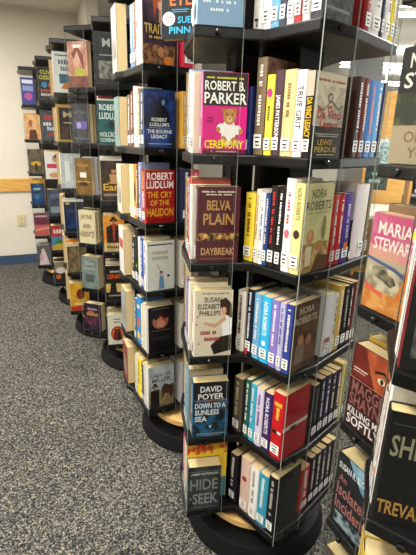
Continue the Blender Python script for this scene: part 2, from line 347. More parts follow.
bluetop = [('g', 24, .1, .32, .8, .03, '#eef2f6'), T('RIVERS', .12, .6, .76, .22, '#66788c'), ('g', 13, .15, .22, .7, .03, '#eef2f6'), ('g', 7, .3, .14, .4, .03, '#eef2f6')]
A, B, C = T1[0], T1[1], T1[2]
row(A, 6, [(.03, .2, '#c9d0d6', '#dfe3e2', 'pale book with a small sign on its spine'), (.035, .2, '#7f9fbe', '#98b2cc', 'steel blue paperback facing out', dict(art=bluetop))], NL, G1)
row(A, 5, [(.035, .2, '#8d93b5', '#9aa0bd', 'lavender paperback in the spine row'), (.035, .19, '#d9cfb4', '#e0d6ba', 'cream paperback in the spine row'), (.018, .185, '#c9b9a6', '#d9d2c4', 'thin off white paperback'),
           (.030, .185, '#d0147c', '#d8509a', 'magenta paperback with a white teddy bear', dict(in_=.02, art=ceremony, sart=[D('ROBERT B. PARKER', '#f4f2ec', .95, .5)], sticker=True))], NL, G1)
row(A, 4, [(.03, .2, '#4b4a55', '#4b4a55', 'slate paperback in the spine row'), (.035, .215, '#a9413c', '#b8443e', 'red and white spined paperback', dict(ink='#f4efe6')), (.024, .2, '#d6d2c8', '#e3dfd6', 'white spined paperback'),
           (.035, .2, '#4a1520', '#4a1520', 'maroon paperback with gold lettering facing out', dict(art=daybreak, sart=[D('BELVA PLAIN', '#e9dcc8', .95, .4), D('DAYBREAK', '#c79a6a', .5, .22)], w=.113, in_=.012))], NL, G1)
row(A, 3, [(.035, .2, '#7a6a95', '#8775a5', 'lilac paperback in the spine row'), (.025, .215, '#d9ccab', '#574b7d', 'purple spined paperback', dict(w=.115)), (.022, .21, '#d8cdb6', '#e6e1d8', 'pale thin spined paperback'),
           (.038, .2, '#ddd0b8', '#e2d8c6', 'cream paperback with a brown haired figure', dict(in_=.008, art=susan, sart=[D('PHILLIPS', '#a2272c', .9, .4)], ink='#a2272c'))], NL, G1)
row(A, 2, [(.04, .2, '#6c7f88', '#7490a0', 'grey blue paperback in the spine row'), (.04, .215, '#9b8e74', '#5b8fae', 'blue spined thick paperback behind another', dict(w=.108)),
           (.04, .193, '#12222f', '#2a6a90', 'navy paperback with big white lettering', dict(in_=.01, art=poyer, sart=[D('DAVID POYER', '#f2f0ea', .9, .5)]))], NL, G1)
row(A, 1, [(.03, .2, '#b0525c', '#c2636d', 'pink spined paperback in the spine row'), (.03, .20, '#8a3a46', '#d0c2b4', 'off white and pink spined paperback'), (.03, .228, '#e9c42a', '#c9c2a8', 'tall yellow paperback behind a dark one', dict(art=yellow, w=.134)),
           (.045, .168, '#26292b', '#4a5054', 'dark grey paperback with huge silver letters', dict(art=hide, sart=[D('HIDE SEEK', '#c8cccc', .9, .6)], w=.106))], NL, G1)
lewis = [('r', 0, .38, 1, 1, '#cbbda4'), pic('cbbda4', 'a89a84', 0, .4, 1, .86, 45), ('r', 0, 0, 1, .38, '#141212'), ('g', 18, .08, .90, .5, .03, '#a3342c'), ('g', 12, .62, .9, .32, .03, '#a3342c'), ('e', .5, .72, .09, .06, '#5e564c'), ('e', .5, .72, .05, .035, '#b3a590'), ('p', [(.5, .68), (.3, .58), (.1, .62), (.1, .6), (.3, .56), (.5, .66)], '#6a6054'), ('p', [(.55, .7), (.8, .6), (.95, .66), (.95, .64), (.8, .58), (.55, .67)], '#6a6054'),
         ('g', 3, .44, .59, .14, .04, '#b4241f'), T('Da Vinci', .12, .47, .78, .11, '#b4241f'), T('Legacy', .22, .34, .62, .11, '#b4241f'), ('r', .1, .28, .9, .292, '#b9b2a6'), ('r', .15, .255, .85, .266, '#b9b2a6'), T('LEWIS', .2, .15, .5, .07, '#d0a53c'), T('PERDUE', .12, .06, .74, .07, '#d0a53c'), ('r', .2, .025, .8, .035, '#cfc9bc')]
nora = [pic('ded69c', 'c8c48e', 0, 0, 1, 1, 25), T('NORA', .24, .84, .5, .10, '#5f4a2c'), T('ROBERTS', .08, .71, .86, .10, '#5f4a2c'), ('r', .1, .675, .9, .682, '#7a6a44'), pic('d8b878', 'a07a44', 0, 0, 1, .34, 50), ('e', .3, .42, .13, .085, '#c98a58'), ('e', .28, .44, .07, .05, '#dcab7c'), ('r', .18, .08, .38, .30, '#e2d6b2'), ('e', .62, .30, .16, .06, '#b98e4c'), ('e', .75, .5, .08, .14, '#8d8a4c'), ('p', [(.4, .0), (1, .0), (1, .16), (.6, .2)], '#6a4726')]
nora2 = [pic('4b3526', '6a4c34', 0, 0, 1, 1, 30), T('NORA', .22, .84, .56, .10, '#cfc2a6'), T('ROBERTS', .08, .70, .84, .10, '#cfc2a6'), ('e', .36, .45, .11, .09, '#b8826a'), ('e', .66, .42, .11, .09, '#a8705a'), ('p', [(.2, .4), (.5, .4), (.55, .12), (.15, .12)], '#8d7464'), ('p', [(.55, .36), (.85, .36), (.9, .12), (.5, .12)], '#6f4a3c')]
red = [('r', 0, .44, 1, .50, '#d9d2c8'), ('r', .30, .40, .52, .47, '#4a1a18'), ('r', 0, .40, .3, .44, '#8f1218')]
black1 = [pic('0c0c0e', '15161a', 0, 0, 1, 1, 30), ('e', .55, .7, .18, .12, 'n:1b1d22:2d3038:60')]
grey6 = [pic('5b5f63', '2f3336', 0, 0, 1, 1, 70), ('r', .1, .1, .9, .13, '#8d9296')]
row(B, 6, [(.028, .2, '#e8e6e0', '#efede8', 'white spine marked with a black letter', dict(sart=[D('P', '#111111', .14, .1, .2, .5)], sticker=False)), (.026, .2, '#a9c3d4', '#dfe4e6', 'white spined paperback beside the lettered one'), (.024, .2, '#4a88b2', '#6ea8cc', 'sky blue spined paperback'), (.02, .2, '#2b2f3a', '#3c4250', 'dark blue grey spined paperback'),
           (.02, .2, '#d7d2c6', '#e2ddd2', 'ivory spined paperback'), (.02, .2, '#a62c2c', '#b23232', 'brick red spined paperback'), (.02, .2, '#d0c9bd', '#dcd7cd', 'off white spined paperback'), (.032, .2, '#474b4f', '#3a3d40', 'mottled grey metallic paperback at the corner', dict(art=grey6))], NM, G1, hs=.94)
row(B, 5, [(.03, .172, '#1d2a5c', '#232f66', 'navy blue spined paperback'), ('gap', .012), (.034, .236, '#4a3526', '#7d6a50', 'tall brown and gold spined book', dict(art=[pic('3c2a20', '6e4f36', 0, 0, 1, 1, 40)], w=.118)),
           (.024, .194, '#d8c22a', '#e6d448', 'yellow spined paperback with a pink spot', dict(sart=[('e', .5, .78, .42, .055, '#d2307e'), *glyphs('#5d4a10', 0.42, 0.62)])), (.026, .202, '#3c2a30', '#4c3640', 'dark maroon spine with white name lettering', dict(sart=[D('JAMES PATTERSON', '#f2f0ea', .72, .5, .12, .75)])),
           (.035, .2, '#c8a868', '#d9bd84', 'broad tan spined paperback', dict(sart=[*glyphs('#8a6a34', 0.45, 0.85)])), (.027, .196, '#8a8074', '#efede8', 'white spine with a bold dark title', dict(sart=[D('TRUE GRIT', '#2b2b2b', .83, .5, .15, .7)])),
           (.024, .192, '#b3a590', '#1c1612', 'beige and black thriller with red title', dict(art=lewis, sart=[('r', 0, .72, 1, 1, '#b3a590'), D('DA VINCI LEGACY', '#e0b526', .7, .46, .1, .8)], w=.12))], NM, G1, hs=.94)
row(B, 4, [(.034, .195, '#d9c236', '#ecd23e', 'bright yellow spined paperback', dict(ink='#7a5a1e')), ('gap', .004), (.014, .208, '#e8e6e0', '#e9dcc0', 'thin white and orange spine', dict(ink='#c9762a')), (.015, .2, '#2b4c9c', '#e3e6ea', 'white spine with blue lettering', dict(ink='#2b4c9c')), (.015, .2, '#20325c', '#2a3f76', 'slim dark blue spine'),
           (.024, .222, '#1a1516', '#221a1c', 'black spine with red lettering', dict(ink='#c23030')), (.020, .22, '#131313', '#181818', 'black spine with white lettering', dict(ink='#f2f0ea')), (.026, .245, '#e6e1dc', '#ece8e4', 'tall white spine with a red circle', dict(sart=[('e', .5, .42, .36, .05, '#c8606a')]+glyphs('#b0525c', .5, .92, .3, .7, 4))),
           (.030, .236, '#cfc68a', '#d8d08c', 'pale yellow green paperback, flowers on cover', dict(art=nora, sart=[('e', .5, .45, .38, .05, '#3a3020'), D('NORA ROBERTS', '#8a7c3c', .95, .34)], w=.12))], NM, G1, hs=.94)
row(B, 3, [(.030, .198, '#ded4c2', '#e6ddd0', 'cream spine with dark lettering', dict(ink='#3a3028')), ('gap', .006), (.026, .215, '#0f1220', '#141a2c', 'tall navy black spine', dict(ink='#d8dce4', sart=[*glyphs('#d8dce4', 0.25, 0.95), ('r', 0, 0, .55, .1, '#a62c34')])), (.026, .208, '#5a9ac4', '#68a8d0', 'light blue spined paperback'), (.034, .21, '#2aa0d0', '#30aedc', 'bright cyan spined paperback', dict(sart=[D('NORA ROBERTS', '#e8f4fa', .92, .5), ('e', .5, .3, .25, .04, '#e8f4fa')])),
           (.027, .21, '#7a6ab0', '#8676bc', 'purple spined paperback', dict(ink='#e9e4f4')), (.018, .208, '#a3a0c8', '#b4b2d2', 'pale lavender spine', dict(ink='#3c3c80')), (.026, .212, '#4b3526', '#2f3f90', 'brown paperback with blue spine at the corner', dict(art=nora2, w=.116))], NM, G1, hs=.94)
row(B, 2, [(.036, .20, '#4a4034', '#574c3e', 'brown spined paperback', dict(ink='#c9bc9c')), ('gap', .012), (.020, .215, '#1f4a44', '#26564e', 'dark green spined paperback'), (.022, .21, '#2f93ac', '#3aa6c0', 'teal cyan spined paperback'), (.028, .208, '#3f2a5c', '#cfc6d8', 'white spine with purple lettering', dict(ink='#5c2f8c')), (.032, .208, '#2c1a44', '#38225a', 'deep purple spined paperback', dict(sart=[D('NORA ROBERTS', '#e8e0ee', .92, .62)])),
           (.042, .228, '#b0141c', '#bc1820', 'bright red book with a pale stripe', dict(art=red, sart=[('r', .1, .8, .9, .86, '#d8a83c'), *glyphs('#e8c24a', 0.58, 0.78), ('r', .1, .38, .6, .44, '#2a1a18'), ('r', .6, .40, 1, .44, '#d9d2c8')], w=.116))], NM, G1, hs=.94)
row(B, 1, [(.032, .198, '#15151c', '#1b1b26', 'blackish spine with white sticker'), ('gap', .016), (.040, .215, '#c9a898', '#d0b2a2', 'thick pinkish beige spine with red mark', dict(sart=[('e', .5, .62, .3, .05, '#a62c34')])), (.034, .208, '#dfdcd4', '#e6e4de', 'thick white spined paperback', dict(ink='#8a8478')), (.038, .208, '#2a8098', '#3492aa', 'teal spined paperback with ornament', dict(ink='#d8e4e4')), 
           (.032, .226, '#0c0c0e', '#121216', 'glossy black paperback at the lowest corner', dict(art=black1, ink='#b9b4ac', w=.116))], NM, G1, hs=.94)
row(C, 6, [(.03, .2, '#7a1418', '#8c181c', 'dark red spined paperback'), (.05, .2, '#d5d1c8', '#dedad2', 'wide white spined paperback', dict(ink='#8a8a8a')), (.016, .2, '#141c34', '#1a2444', 'narrow navy spine'), (.03, .2, '#dfe0e0', '#e8e6e2', 'white spine with dark orange lettering', dict(ink='#8a4a2a')), (.022, .2, '#d8c21c', '#e2ce2c', 'lemon yellow spine'), (.018, .2, '#c9c4ba', '#d0ccc4', 'grey white spine at the shelf end')], NR, G1, hs=.94)
row(C, 5, [(.03, .2, '#2a1a18', '#3a211c', 'dark brown spined paperback'), (.03, .2, '#54201c', '#6a2a24', 'reddish brown spined paperback'), (.036, .198, '#2f62a8', '#3f7ac0', 'blue spine with orange lettering', dict(ink='#e0885a')), (.034, .198, '#4c86bc', '#5c9ace', 'lighter blue spined paperback'), (.024, .198, '#2c1a30', '#3a2440', 'plum black spine at the shelf end')], NR, G1, hs=.94)
row(C, 4, [(.03, .2, '#a0141c', '#b4181f', 'scarlet spined paperback'), (.028, .198, '#a0141c', '#b0202a', 'crimson spine beside the purple one'), (.042, .2, '#3c2874', '#4a3488', 'purple spined paperback', dict(sart=[*glyphs('#cfc4ea', 0.35, 0.85), ('r', .2, .2, .8, .3, '#d8702a')])), (.012, .12, '#131313', '#161616', 'short black booklet'), (.034, .222, '#cbbcc4', '#d6cace', 'wide pale lilac spined book', dict(sticker=False, sart=[])), (.036, .222, '#dcd8d0', '#e6e2da', 'white spined tall book'), (.02, .22, '#5c4630', '#6a5236', 'brown spine at the shelf end')], NR, G1, hs=.94)
row(C, 3, [(.036, .205, '#bcc2c6', '#ccd0d2', 'white spine with an orange photo', dict(sart=[('r', 0, .1, 1, .3, 'n:c9762a:3a4a5c:60')])), (.024, .2, '#e0ddd6', '#d4d2cc', 'white and black spined paperback', dict(ink='#1a1a1a')), (.03, .218, '#b09038', '#c4a44a', 'golden spined paperback'), (.032, .21, '#151515', '#1b1b1b', 'black spined paperback', dict(ink='#b0aca4')), (.02, .212, '#141414', '#222024', 'charcoal spine near the end'), (.032, .212, '#4c1218', '#601820', 'wine red spine at the shelf end', dict(ink='#d0b0a0'))], NR, G1, hs=.94)
row(C, 2, [(.032, .2, '#101012', '#17171a', 'jet black spine', dict(ink='#6c6c74')), (.03, .21, '#15151a', '#1e1e26', 'black spine with white patch', dict(ink='#d0d0d4')), (.032, .21, '#231c3a', '#2c2448', 'indigo spined paperback'), (.03, .205, '#1a1a1e', '#26262c', 'dim charcoal spine'), (.032, .205, '#2a1c24', '#382832', 'dark plum spine'), (.03, .215, '#c0ac5c', '#d0bc6c', 'straw yellow spine at the shelf end')], NR, G1, hs=.94)
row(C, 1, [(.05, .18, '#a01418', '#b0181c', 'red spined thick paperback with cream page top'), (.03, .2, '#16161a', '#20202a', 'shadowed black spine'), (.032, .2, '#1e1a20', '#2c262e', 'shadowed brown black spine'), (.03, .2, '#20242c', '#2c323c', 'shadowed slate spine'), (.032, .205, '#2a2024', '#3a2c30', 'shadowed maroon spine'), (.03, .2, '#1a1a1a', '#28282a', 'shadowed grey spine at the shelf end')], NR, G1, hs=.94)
# book ends of the arm behind, fore-edges towards the viewer
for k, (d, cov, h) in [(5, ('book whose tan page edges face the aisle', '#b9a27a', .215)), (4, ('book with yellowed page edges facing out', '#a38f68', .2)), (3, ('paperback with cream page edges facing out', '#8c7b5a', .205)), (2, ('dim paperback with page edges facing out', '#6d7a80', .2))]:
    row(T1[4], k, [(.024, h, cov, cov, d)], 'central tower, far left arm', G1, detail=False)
eye = [('g', 5, .1, .66, .6, .04, '#d8702a'), T('EYE', .28, .41, .66, .15, '#d8642a'), ('r', .34, .355, .86, .365, '#4aa0c0'), ('r', .36, .33, .8, .338, '#4aa0c0'), ('e', .25, .25, .19, .088, '#e8e6e2'), ('r', .14, .255, .38, .27, '#c0505a'), ('r', .16, .225, .36, .235, '#c0505a'), T('SUE', .52, .19, .40, .085, '#3aa8cc'), T('PINN', .26, .06, .64, .09, '#3aa8cc')]
book((-.139, 1.268, ZT[6]+.0003), R(-106), .03, .185, '#16181a', '#1a1c1e', 'black paperback with orange title and white disc, top shelf corner of central tower', art=eye, w=.093, group=G1)
# ---------------------------------------------------------------- second tower
G2 = 'books on the second tower'
SL, SM, SR = 'second tower, left end', 'second tower, left row', 'second tower, right row'
traitor = [pic('2a1c28', '4a3440', 0, 0, 1, 1, 30), ('e', .52, .82, .16, .10, '#a2401e'), ('p', [(.3, .9), (.7, .95), (.75, .6), (.6, .5), (.62, .75), (.45, .78), (.36, .6)], '#b0481c'), ('e', .55, .77, .08, .06, '#dca884'), ('r', .5, .55, .6, .72, '#c88e6c'), ('r', .1, .40, .9, .55, '#2a1e20'), T('TRAITOR', .05, .40, .9, .13, '#d0b060'), ('g', 12, .2, .34, .6, .035, '#d0b060'), pic('4a3430', '9a6a44', 0, 0, 1, .26, 50), ('e', .55, .17, .1, .07, '#b07a54'), ('e', .8, .06, .16, .06, '#d07a34')]
bourne = [pic('101c3c', '24468c', 0, 0, 1, 1, 18), ('e', .55, .80, .10, .08, '#0a1020'), ('p', [(.3, .4), (.36, .66), (.5, .73), (.66, .72), (.8, .62), (.86, .4)], '#0a1020'), ('e', .62, .79, .05, .05, '#7a90b8'), T('ROBERT', .24, .46, .5, .065, '#eef0f2'), T("LUDLUM'S", .18, .375, .64, .065, '#eef0f2'), ('r', .15, .345, .85, .352, '#9ab0d0'), T('THE BOURNE', .1, .255, .8, .065, '#eef0f2'), T('LEGACY', .22, .165, .54, .065, '#eef0f2'), ('r', .1, .06, .9, .075, '#8fa4c8')]
halidon = [T('ROBERT', .06, .82, .88, .14, '#f4efe8'), T('LUDLUM', .04, .66, .92, .14, '#f4efe8'), T('THE CRY', .06, .48, .86, .12, '#e8a82c'), T('OF THE', .16, .33, .66, .11, '#e8a82c'), T('HALIDON', .04, .12, .92, .16, '#e8a82c'), ('r', .1, .04, .9, .06, '#5a0c10')]
girl = [('r', .06, .92, .94, .945, '#3a3a44'), ('g', 6, .22, .74, .56, .07, '#a9a59c'), ('g', 6, .2, .63, .6, .07, '#a9a59c'), ('p', [(.36, .56), (.5, .42), (.48, .40), (.34, .54)], '#c0a040'), ('e', .52, .35, .06, .05, '#2a1e1c'), ('e', .52, .33, .04, .035, '#d8ac8c'), ('p', [(.46, .29), (.60, .29), (.64, .02), (.42, .02)], '#6a8cb4'), ('e', .78, .28, .05, .03, '#3a2c28')]
face2 = [('e', .48, .68, .30, .17, 'n:8a3a2a:c87a5a:30'), ('e', .5, .62, .16, .08, '#d08a6a'), ('p', [(.2, .8), (.5, .9), (.8, .78), (.7, .72), (.5, .8), (.3, .7)], '#2a1010'), ('r', .15, .47, .85, .48, '#8a8484'), ('g', 10, .12, .25, .76, .10, '#2f2f34'), ('r', .2, .95, .8, .96, '#8a8484')]
miller = [('r', 0, 0, 1, 1, '#a9b4bc'), pic('a9b4bc', 'c6ccce', 0, .55, 1, 1, 25), T('LINDA LAEL', .12, .74, .76, .085, '#4a3a40'), T('MILLER', .14, .62, .72, .10, '#4a3a40'), pic('7a6a48', 'a8946a', 0, 0, 1, .42, 30), ('p', [(.5, .45), (.62, .56), (.8, .5), (.98, .52), (1, .3), (.88, .14), (.8, .3), (.62, .3), (.52, .16)], '#4a3024'), ('e', .24, .52, .14, .025, '#3a2a20'), ('e', .24, .56, .08, .05, '#3a2a20'), ('e', .24, .48, .06, .05, '#b8886a'), ('p', [(.08, .44), (.4, .44), (.42, .0), (.06, .0)], '#221c1c')]
L2, M2, R2 = T2[:3]
row(M2, 6, [(.04, .2, '#5a8cb4', '#6a9ac0', 'blue spined paperback'), (.02, .2, '#8a4a2a', '#a05a30', 'rust orange spine'), (.034, .235, '#e2ded6', '#e8e4dc', 'white spine with red and green marks', dict(sart=[('r', .3, .5, .7, .6, '#b03a3a'), ('r', .3, .32, .7, .42, '#4a8a5a')])), (.034, .236, '#2a1c28', '#c8c0b8', 'dark romance cover with red haired woman', dict(art=traitor, w=.122))], SM, G2)
row(M2, 5, [(.04, .19, '#6a4a3c', '#7a5a48', 'faded brown spined paperback'), (.03, .2, '#8a4a20', '#6a3a24', 'brown orange spined paperback'), (.02, .215, '#e4e0d8', '#eae6de', 'white spined paperback'), (.03, .205, '#c9983e', '#d8c8a0', 'golden covered paperback with a dark figure', dict(art=[pic('b98a3a', 'd8b468', 0, 0, 1, 1, 30), ('e', .7, .45, .14, .2, '#5a3418')], w=.118)), (.024, .195, '#55565c', '#6a6c74', 'grey spined paperback'),
             (.034, .2, '#101c3c', '#26344e', 'midnight blue thriller with shadowy man', dict(art=bourne, w=.122))], SM, G2)
row(M2, 4, [(.05, .212, '#d8c690', '#e0d09a', 'pale yellow spined paperback'), (.034, .215, '#b0702c', '#c4843c', 'orange brown illustrated spine', dict(sart=[('e', .5, .5, .4, .18, '#5a3418')])), (.022, .21, '#4a3a2c', '#5a4632', 'dark brown narrow spine'), (.035, .225, '#6a7096', '#7a80a6', 'dusty blue paperback behind a red one', dict(w=.119)),
             (.04, .2, '#a0161c', '#a81a20', 'red paperback with white and gold capitals', dict(art=halidon, sart=[D('LUDLUM', '#e8a82c', .95, .3, .2, .6), D('HALIDON', '#f4efe8', .6, .3, .2, .6)], w=.122))], SM, G2)
row(M2, 3, [(.04, .2, '#1d1f22', '#24272a', 'charcoal spined paperback'), (.035, .24, '#121414', '#181a1a', 'tall black spine with a green dot', dict(sart=[('r', .3, .3, .7, .36, '#8ab03a')])), (.026, .21, '#c8c4ba', '#d4d0c6', 'off white narrow spine'), (.034, .215, '#c2b69a', '#2c4c9c', 'royal blue spined paperback', dict(w=.118)),
             (.036, .206, '#dcd9d2', '#e4e2dc', 'white cover with drawn girl in blue', dict(art=girl, ink='#3a5a9c', w=.122))], SM, G2)
row(M2, 2, [(.03, .2, '#30506c', '#3a6080', 'blue grey spined paperback'), (.055, .225, '#2470b0', '#2c80c0', 'wide blue spine with an orange ball', dict(sart=[('e', .45, .45, .38, .10, '#d85a24'), ('r', .15, .75, .85, .82, '#e8d8a0'), ('r', .1, .1, .9, .25, '#d8b86a')], sticker=False)), (.022, .2, '#d8c8a0', '#dccca4', 'cream narrow spine'), (.022, .215, '#b9b2a4', '#cfc8ba', 'ivory spined paperback', dict(w=.12)),
             (.034, .206, '#151014', '#c9c4bc', 'black cover with a reddish face', dict(art=face2, w=.122))], SM, G2)
row(M2, 1, [(.03, .2, '#b9b4aa', '#c9c4ba', 'light grey spined paperback'), (.05, .2, '#dcc41e', '#e8d22a', 'bright yellow spined paperback', dict(ink='#8a6a10', sticker=False)), (.03, .19, '#3a3034', '#4a3e42', 'dark spine with white patch'), (.03, .21, '#9a907c', '#c8c0b0', 'pale brown paperback behind the western', dict(w=.12)),
             (.034, .208, '#a9b4bc', '#dcdcd8', 'western paperback, cowboy and horse', dict(art=miller, w=.122))], SM, G2)
for k, t, h, cov, d in ((6, .04, .235, '#c8c6be', 'pale grey book with tan page edges showing'), (5, .035, .19, '#7c9c98', 'grey green paperback end on'), (4, .05, .205, '#d6cdb8', 'ivory book with page edges showing'), (3, .05, .215, '#d8d0cc', 'white and red covered book, pages showing'), (2, .045, .205, '#9aa09c', 'silvery paperback with page edges showing'), (1, .05, .2, '#8a4038', 'rusty red paperback with page edges showing')):
    art = [('r', .1, .55, .9, .75, '#b04a44')] if k == 3 else [pic(cov[1:], '8c867c', .1, .2, .9, .8, 9)]
    row(L2, k, [(t, h, cov, cov, d, dict(art=art))], SL, G2, detail=False)
SRB = {6: [(.05, .2, '#b01a34', '#c02240', 'raspberry red spined paperback'), (.03, .2, '#c8c0a4', '#c9c2aa', 'straw coloured spine')], 5: [(.018, .2, '#d09a34', '#d8a440', 'thin amber spine'), (.045, .2, '#16161c', '#1c1c24', 'black spine with pale lettering')],
       4: [(.04, .205, '#20203c', '#2a2a4a', 'midnight purple spine'), (.04, .2, '#a0242c', '#b8323a', 'red and white spine')], 3: [(.035, .2, '#c8c0b0', '#d2cabc', 'beige white spine'), (.04, .2, '#8c8c90', '#a0a0a4', 'mid grey spine')],
       2: [(.035, .205, '#c4bcb0', '#cfc8bc', 'chalky spine'), (.03, .2, '#8a7a5c', '#9a8a68', 'khaki spine')], 1: [(.045, .205, '#b4b4b8', '#c6c6ca', 'silver white spine'), (.045, .195, '#101012', '#161618', 'black spine with an orange ball', dict(sart=[('e', .5, .3, .34, .07, '#e07a1e'), ('r', .3, .7, .7, .76, '#8a4a2a')]))]}
for k, items in SRB.items():
    its = list(items) + [('gap', .2-.0-sum(q[0] for q in items)-.012)]
    row(R2, k, its, SR, G2)
# ---------------------------------------------------------------- third tower
G3 = 'books on the third tower'
TL, TLr, TR_ = 'third tower, left arm', 'third tower', 'third tower, right arm'
L3, R3 = T3[0], T3[1]
portrait = [pic('b07868', 'd0a088', 0, 0, 1, 1, 20), ('e', .45, .62, .2, .18, '#d8a890'), ('p', [(.2, .75), (.5, .9), (.8, .7), (.85, .3), (.7, .5), (.5, .8), (.3, .6)], '#8a4a3c'), ('r', .35, .26, .9, .40, '#b0b43a'), ('r', .3, .86, .72, .93, '#e8e6e0'), pic('6a3a34', '8a5448', 0, 0, 1, .24, 30)]
silver = [pic('1c1d1f', '2c2e30', 0, 0, 1, 1, 30), pic('4c4c48', '8a8a80', .15, .1, .95, .45, 45), T('M', .35, .72, .35, .16, '#b4b4b0'), ('r', .2, .55, .85, .57, '#9a9a96')]
dsil = [pic('2c2e34', '4a4c54', 0, 0, 1, 1, 30), ('r', .2, .36, .85, .56, '#6a5aa0'), ('e', .4, .45, .12, .08, '#b0a0d0'), ('g', 9, .12, .74, .76, .09, '#5c5e66'), ('r', .1, .1, .9, .13, '#6a6c74')]
holcroft = [pic('0f4a4c', '145c5c', 0, 0, 1, 1, 30), T('ROBERT', .08, .78, .84, .14, '#e4ecea'), T('LUDLUM', .06, .58, .88, .15, '#e4ecea'), ('e', .6, .44, .16, .1, '#0a2a2c'), T('HOLCROFT', .06, .17, .88, .11, '#d8e4e0'), T('COVENANT', .06, .05, .88, .09, '#d8e4e0')]
goldb = [pic('6a4a1e', '8a642c', 0, 0, 1, 1, 30), ('r', .3, .48, .68, .62, '#ece8e0'), ('r', .1, .34, .9, .38, '#c09a4c'), ('e', .5, .3, .3, .06, '#3a2410'), ('g', 7, .12, .78, .76, .08, '#a87c38')]
fabio = [pic('2a1c18', '4a3024', 0, 0, 1, 1, 25), ('e', .6, .78, .14, .1, '#c08a5c'), ('p', [(.42, .86), (.6, .94), (.8, .84), (.8, .6), (.72, .78), (.5, .78), (.44, .6)], '#3a2014'), ('p', [(.4, .66), (.85, .66), (.8, .42), (.45, .42)], '#c89468'), T('The', .3, .42, .16, .05, '#e0a82c'), T('Earl', .1, .24, .8, .18, '#e0b030'), ('r', .1, .1, .9, .16, '#8a8478')]
krentz = [T('JAYNE', .16, .72, .68, .17, '#7a3030'), T('ANN', .26, .46, .46, .15, '#7a3030'), T('KRENTZ', .08, .2, .84, .16, '#7a3030'), ('r', 0, .38, 1, .41, '#c8ba94')]
cowboy = [pic('d8781e', 'e8a03a', 0, .2, 1, 1, 20), ('e', .5, .86, .22, .035, '#1a1210'), ('e', .5, .9, .12, .06, '#1a1210'), ('e', .5, .80, .08, .07, '#a8643c'), ('p', [(.14, .68), (.4, .75), (.6, .75), (.88, .66), (.84, .24), (.16, .24)], '#2a1a16'), ('p', [(.42, .74), (.58, .74), (.54, .3), (.46, .3)], '#a83a24'), pic('d8c48c', 'b89a5c', 0, 0, 1, .24, 40), ('g', 7, .14, .09, .72, .07, '#6a3a1c')]
greygreen = [pic('6a7474', '848e8a', 0, 0, 1, 1, 20), ('g', 5, .2, .74, .6, .10, '#9aa4a0'), ('g', 6, .14, .58, .72, .10, '#9aa4a0'), ('r', .25, .2, .75, .45, '#525c5a')]
lehane = [('r', 0, 0, 1, 1, '#141110'), T('DENNIS', .22, .8, .56, .06, '#e0e0da'), T('LEHANE', .08, .62, .84, .14, '#d8641e'), pic('c8a050', 'e0c070', 0, .22, 1, .48, 30), ('p', [(.18, .22), (.25, .5), (.36, .58), (.48, .48), (.52, .22)], '#161210'), ('r', .1, .1, .9, .14, '#9a9484')]
conrad = [pic('1a1420', '30243a', 0, 0, 1, 1, 30), ('e', .4, .66, .2, .1, '#a8502c'), ('g', 5, .2, .78, .6, .07, '#c09ab8'), ('g', 6, .14, .56, .72, .12, '#c08a4c'), pic('3a1c34', '6a344c', 0, .2, 1, .5, 30)]
couple = [('r', 0, 0, 1, 1, '#e2dccb'), ('g', 6, .3, .82, .4, .045, '#5a4a40'), ('g', 6, .3, .72, .4, .05, '#a83a34'), ('e', .5, .36, .36, .25, '#a83420'), ('e', .5, .34, .30, .21, '#d86a2c'), ('e', .42, .46, .07, .05, '#1a1414'), ('e', .58, .47, .07, .05, '#1a1414'), ('p', [(.3, .4), (.5, .42), (.5, .14), (.26, .16)], '#7a1c20'), ('p', [(.5, .42), (.68, .42), (.72, .14), (.5, .14)], '#241a20')]
def L3b(k, beh, f): row(L3, k, beh+[f], TL, G3)
L3b(6, [], (.035, .215, '#b88070', '#a89088', 'rosy portrait paperback with green patch', dict(art=portrait, w=.118)))
L3b(5, [(.03, .2, '#4a4c52', '#5a5c62', 'grey spined paperback')], (.035, .2, '#34363c', '#44464c', 'smoky silver paperback with violet panel', dict(art=dsil, w=.112)))
L3b(4, [(.04, .205, '#b4b8ba', '#c6cacc', 'silver white spined paperback'), (.035, .2, '#8a8c94', '#6a6ca0', 'grey book with blue spine behind', dict(w=.125))], (.03, .2, '#7a5626', '#8a642c', 'gold brown paperback with white sticker', dict(art=goldb, w=.106)))
L3b(3, [(.03, .2, '#2a2426', '#342c2e', 'blackish brown spine')], (.035, .19, '#ddd0aa', '#d8cca6', 'cream paperback with dark red capitals', dict(art=krentz, w=.112)))
L3b(2, [], (.06, .2, '#727c7a', '#5a6462', 'thick grey green paperback', dict(art=greygreen, w=.115)))
L3b(1, [], (.05, .18, '#1a1420', '#241c2a', 'dark purple paperback with orange lettering', dict(art=conrad, w=.118)))
def R3b(k, row_, f): row(R3, k, row_+[f], TR_, G3)
R3b(6, [(.03, .205, '#a02844', '#b03454', 'raspberry and violet spine'), (.03, .225, '#c8bc88', '#d2c898', 'pale yellow spine')], (.035, .225, '#1c1d1f', '#303234', 'black cover with silver tree picture', dict(art=silver, w=.105)))
R3b(5, [(.02, .23, '#8a2430', '#e2dcc8', 'cream spine with a red top'), (.024, .215, '#dcd4bc', '#e4dcc6', 'cream white spine')], (.04, .205, '#0f4a4c', '#1a6a6c', 'teal paperback with white capitals', dict(art=holcroft, w=.115)))
R3b(4, [(.03, .22, '#e0dcd8', '#e8e4e0', 'white spine with pink lettering', dict(ink='#c05a74')), (.02, .21, '#c9c5c0', '#dcd8d4', 'chalk white spine')], (.03, .2, '#2a1c18', '#e6e2dc', 'brown romance cover with gold script', dict(art=fabio, w=.112)))
